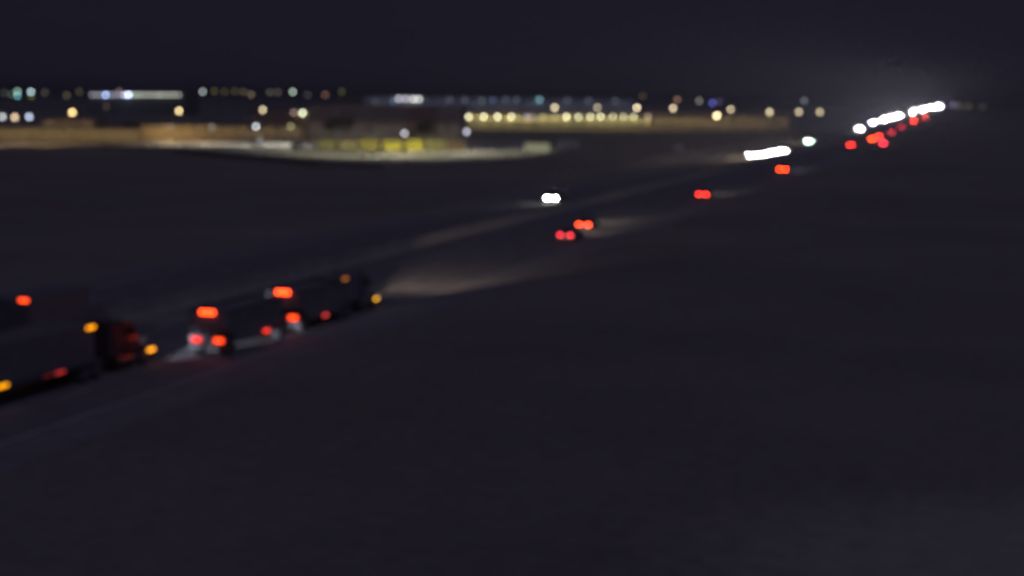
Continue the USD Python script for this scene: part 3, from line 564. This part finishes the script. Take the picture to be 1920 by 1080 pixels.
# brown-walled building on the left
t, o, L, rz = building('brown_building', 'long brown single-storey building wall behind the yard at the left', at_depth(-70, 273, 530), at_depth(262, 267, 545), 4.6, 40, brown_wall, 6.0, cat='building')
for px in range(-40, 260, 24):
    x, D = along(o, rz, px, 4); added_shaded_light(t, o, rz, x, 4.2, 1.5, (1.0, 0.95, 0.55), 11)
t, o, L, rz = building('brown_building', 'brown single-storey building wall with dim lamps, left of the tall dim warehouse', at_depth(263, 267, 570), at_depth(578, 263, 590), 5.2, 40, brown_wall, 6.0, cat='building')
for px in range(280, 580, 25):
    x, D = along(o, rz, px, 4); added_shaded_light(t, o, rz, x, 4.8, 1.5, (1.0, 0.92, 0.56), 8.5)
# low block above it
a, b = at_depth(76, 245, 590), at_depth(178, 243, 590)
t, o, L, rz = building('storage_block', 'low dim brown block rising behind the brown wall under the bright yellow lamp', a, b, 6.6, 20, brown_wall, 5.0, cat='building')
for f_ in (0.15, 0.5, 0.85): added_shaded_light(t, o, rz, L * f_, 6.2, 2.0, (1.0, 0.85, 0.6), 14)
# reddish block with the bright wall light
a, b = at_depth(474, 230, 638), at_depth(592, 230, 638)
t, o, L, rz = building('brick_coloured_block', 'reddish brown block with one bright greenish wall light at its right end', a, b, 10.2, 30, brick_red, 6.0, cat='building')
x, D = along(o, rz, 568, 8); wall_light(t, x, z_of(212, 568, D), np.array((0.75, 0.85, 0.55)), D, 0.65, 1.2)
x, D = along(o, rz, 552, 8); wall_light(t, x, z_of(211, 552, D), np.array((0.14, 0.10, 0.085)), D, 0.5, 1.5)
# tall dim warehouse
t, o, L, rz = building('tall_warehouse', 'tall dim grey-brown warehouse in the middle of the yards behind the yellowish containers', at_depth(579, 264, 606), at_depth(866, 263, 606), 12.6, 70, grey_brown, 8.0)
for k in range(6): added_shaded_light(t, o, rz, L * (k + 0.5) / 6, 7.0, 6.5, (1.0, 0.9, 0.68), 48)
dock_doors(t, [4 + 6.5 * k for k in range(int((L - 8) / 6.5))], 3.0, 3.4)
obj('entrance_canopy', box(L * 0.62, L * 0.85, -3.0, -0.1, 4.6, 5.0), brick_red, t)
obj('entrance_wall', box(L * 0.66, L * 0.83, -0.25, -0.004, 5.1, 12.0), brick_red, t)
# blue-grey building far behind
t, o, L, rz = building('blue_grey_warehouse', 'far wide blue-grey metal warehouse on the horizon with four white lights close together', at_depth(682, 200, 1120), at_depth(1192, 200, 1220), 15.6, 60, blue_grey, 9.0)
for px, py, c in [(735, 190, (0.03, 0.05, 0.075)), (745, 185, (0.34, 0.32, 0.36)), (758, 185, (0.30, 0.29, 0.34)), (773, 186, (0.55, 0.55, 0.52)), (783, 186, (0.4, 0.42, 0.38)), (868, 188, (0.035, 0.035, 0.045)), (900, 189, (0.035, 0.05, 0.042)),
                  (921, 188, (0.03, 0.04, 0.07)), (945, 187, (0.03, 0.038, 0.045)), (965, 187, (0.03, 0.04, 0.048)), (1008, 187, (0.10, 0.22, 0.25)), (1060, 188, (0.03, 0.035, 0.042)), (1100, 189, (0.03, 0.034, 0.045)), (1150, 189, (0.03, 0.034, 0.042)), (840, 187, (0.03, 0.035, 0.04)), (700, 190, (0.02, 0.025, 0.025))]:
    x, D = along(o, rz, px, 14); wall_light(t, x, z_of(py, px, D), np.array(c), D, 0.9, 2.4)
for k in range(9): added_shaded_light(t, o, rz, L * (k + 0.5) / 9, 15.0, 9.0, (0.9, 0.96, 1.0), 55)
# building with the long row of dock lights
t, o, L, rz = building('dock_building', 'far pale building on the horizon with a long close row of bluish white dock lights', at_depth(166, 185, 1180), at_depth(348, 186, 1180), 16.0, 50, plain('dark_grey_siding', (0.1, 0.1, 0.1), 0.7, var=0.1, scale=0.2), 9.0)
for k, px in enumerate(np.arange(174, 344, 8.5)):
    c = {3: (0.35, 0.5, 0.85), 7: (0.35, 0.33, 0.5), 8: (0.85, 1.05, 1.4)}.get(k, (0.10, 0.10, 0.12) if k < 8 else ((0.14, 0.145, 0.125) if k % 5 else (0.19, 0.22, 0.17)))
    x, D = along(o, rz, px, 14); wall_light(t, x, z_of(178, px, D), np.array(c), D, 0.8, 1.6)

# ------------------------------------------------------------------ the yard
yard_px = [(190, 270), (330, 274), (480, 287), (600, 297), (720, 302.5), (860, 298), (1000, 291), (1088, 272), (1000, 266), (866, 265), (594, 266), (578, 265), (251, 269)]
yp = Polygon([on_plane(qx, horizon(qx) + (qy - horizon(qx)) * (1.1 if k < 8 else 1.0))[:2] for k, (qx, qy) in enumerate(yard_px)])
ym = trimesh.creation.extrude_polygon(yp, 0.02, engine='earcut')
struct('paved_yard', ym, plain('pale_yard_concrete', (0.32, 0.31, 0.27), 0.9, var=0.35, scale=0.09))
# block wall along the yard's near edge, panel by panel between pillars
wall_m = plain('tan_block_wall', (0.24, 0.21, 0.17), 0.9, var=0.15, scale=0.7)
bw = thing('block_wall', 'low tan block wall along the near edge of the paved yard', 'wall')
edge = [on_plane(qx, horizon(qx) + (qy - horizon(qx)) * 1.105) for qx, qy in [(-60, 276), (190, 272.5), (330, 276.5), (480, 289.5), (600, 299.5), (720, 305), (860, 300.5), (1000, 293.5), (1091, 274)]]
for a, b in zip(edge[:-1], edge[1:]):
    d = (b - a)[:2]; Ls = float(np.linalg.norm(d)); n = max(1, int(Ls / 6)); ang = math.atan2(d[1], d[0])
    for k in range(n):
        m = box(0.2, Ls / n - 0.2, -0.1, 0.1, 0, 1.5); m.apply_transform(trimesh.transformations.rotation_matrix(ang, [0, 0, 1])); m.apply_translation([*(a[:2] + d * k / n), 0]); obj('wall_panel', m, wall_m, bw)
        m = box(-0.195, 0.195, -0.2, 0.2, 0, 1.62); m.apply_transform(trimesh.transformations.rotation_matrix(ang, [0, 0, 1])); m.apply_translation([*(a[:2] + d * k / n), 0]); obj('wall_pillar', m, wall_m, bw)

# containers in a row before the tall warehouse
cols = [('olive', (0.40, 0.38, 0.16)), ('tan', (0.5, 0.44, 0.25)), ('ochre', (0.5, 0.43, 0.12)), ('yellow', (0.62, 0.55, 0.08)), ('rust', (0.36, 0.25, 0.13))]
spots_ = [(612, 'olive', 'olive shipping container, leftmost of the row before the tall warehouse'), (652, 'tan', 'tan shipping container beside the leftmost olive one'), (692, 'ochre', 'ochre shipping container left of the white yard lamp'),
          (735, 'yellow', 'bright yellow shipping container left under the white yard lamp'), (776, 'yellow', 'bright yellow shipping container right under the white yard lamp'), (817, 'olive', 'olive shipping container right of the yellow pair'), (855, 'rust', 'rust-coloured shipping container at the right end of the row')]
cd = dict(cols)
for px, cn, lab in spots_:
    a, b = at_depth(px - 17, 281, 500), at_depth(px + 17, 281, 500)
    o, L, rz = facade_frame(a, b)
    t = thing('shipping_container', lab, 'container', o, rz, 'shipping containers in the yard')
    m = plain('container_' + cn, cd[cn], 0.6, var=0.15, scale=0.8)
    h = 2.7 + 0.2 * ((px // 7) % 3)
    obj('body', box(0.05, L - 0.05, 0.05, 2.4, 0.12, h - 0.05), m, t)
    for k in range(12): obj('corrugation', box(0.2 + k * (L - 0.6) / 12, 0.2 + (k + 0.55) * (L - 0.6) / 12, 0.0, 0.047, 0.3, h - 0.25), m, t)
    obj('corner_frame', cat_([box(x, x + 0.16, -0.02, 0.14, 0.05, h) for x in (-0.02, L - 0.14)] + [box(0.141, L - 0.141, -0.01, 0.13, z, z + 0.14) for z in (0.06, h - 0.145)]), m, t)

# backlit sign at the yard's right end
a, b = at_depth(983, 289, 475), at_depth(1031, 289.5, 475); o, L, rz = facade_frame(a, b)
t = thing('backlit_sign', 'wide greenish white glowing panel standing near the right end of the yard', 'sign', o, rz)
obj('panel', box(0.1, L - 0.1, -0.06, 0.0, 0.8, 3.3), glow((0.24, 0.24, 0.15)), t)
obj('sign_frame', cat_([box(0, L, 0.003, 0.3, 0.7, 3.4), box(0, L, -0.08, 0.002, 3.301, 3.45), box(0, L, -0.08, 0.002, 0.65, 0.799)]), trim_dark, t)
for x in (0.6, L - 0.6): obj('sign_post', box(x - 0.12, x + 0.12, 0.05, 0.25, 0, 0.597), dark_metal, t)

# parked vans and a dark shed
white_paint = plain('white_van_paint', (0.62, 0.62, 0.62), 0.4, var=0.05)
for px, py, lab in [(478, 273, 'white van parked before the brown wall under the bright grey-white lamp'), (553, 284, 'white van parked alone in the pale yard below the dim olive lamp')]:
    p = on_plane(px, py)
    car((p[0], p[1], 0), 1, lab, 'van', white_paint, group='white vans parked in the yard')
a, b = at_depth(1046, 284, 500), at_depth(1086, 283, 500)
t, o, L, rz = building('storage_shed', 'small dark shed at the right end of the yard beside the glowing panel', a, b, 3.6, 5, plain('shed_siding', (0.3, 0.3, 0.29), 0.8), 2.5, cat='shed', parapet=0.15)

# trees before the tall warehouse
leafs = plain('dark_leaves', (0.055, 0.085, 0.03), 0.7, var=0.4, scale=1.5)
bark = plain('grey_bark', (0.12, 0.1, 0.08), 0.9)
def tree(p, h, label):
    t = thing('shade_tree', label, 'tree', (p[0], p[1], 0), 0, 'trees before the tall warehouse')
    tr = [cyl((0, 0, 0), (0.1, 0, h * 0.45), 0.22, 8)]
    ctr = []
    for k in range(9):
        a = k * 2.4; rr = h * (0.12 + 0.2 * rng.random()); z = h * (0.5 + 0.42 * rng.random())
        e = np.array([rr * math.cos(a), rr * math.sin(a), z]); ctr.append(e); tr.append(cyl((0.1, 0, h * 0.42), e, 0.07, 5))
    obj('trunk', cat_(tr), bark, t)
    V, Fc = [], []
    for c in ctr:
        for _ in range(150):
            d = rng.normal(size=3); d /= np.linalg.norm(d); q = c + d * h * 0.17 * rng.random() ** 0.4
            u = rng.normal(size=3); u /= np.linalg.norm(u); w = np.cross(u, d); s = 0.16 + 0.14 * rng.random()
            i = len(V); V += [q - u * s, q + w * s * 0.5, q + u * s, q - w * s * 0.5]; Fc += [[i, i + 1, i + 2], [i, i + 2, i + 3]]
    obj('crown', trimesh.Trimesh(np.array(V), Fc, process=False), leafs, t)
for px, py, h, lab in [(622, 268, 8.5, 'dark leafy tree left of the other two before the tall warehouse'), (648, 268, 9.5, 'taller dark leafy tree between the left tree and the lit containers'), (796, 268, 8.0, 'dark leafy tree alone right of the white lamp over the containers')]:
    tree(on_plane(px, py), h, lab)

# road sign beyond the far carriageway
p = on_plane(1270, 352)
t = thing('road_sign', 'faint grey road sign panel standing beyond the far carriageway', 'sign', (-79.5, p[1] * 79.5 / abs(p[0]), 0), 0)
obj('panel', box(-1.2, 1.2, -0.02, 0.02, 2.3, 3.9, 0.01), plain('grey_sign_back', (0.4, 0.4, 0.42), 0.5, 0.3), t)
for x in (-0.8, 0.8): obj('sign_post', box(x - 0.05, x + 0.05, 0.022, 0.1, 0, 3.8), dark_metal, t)

# ------------------------------------------------------------------ night haze
hz = usdkit.material(stage, '/World/Looks/night_haze', {'v': ('principled_volume', {'color': (0.9, 0.9, 0.95), 'density': 0.0003, 'anisotropy': 0.75})}, volume='v.volume')
h_ = trimesh.creation.box([26400, 26400, 41]); h_.apply_translation([-2000, 8000, 19.0])
tag(obj('haze', h_, hz), kind='stuff')
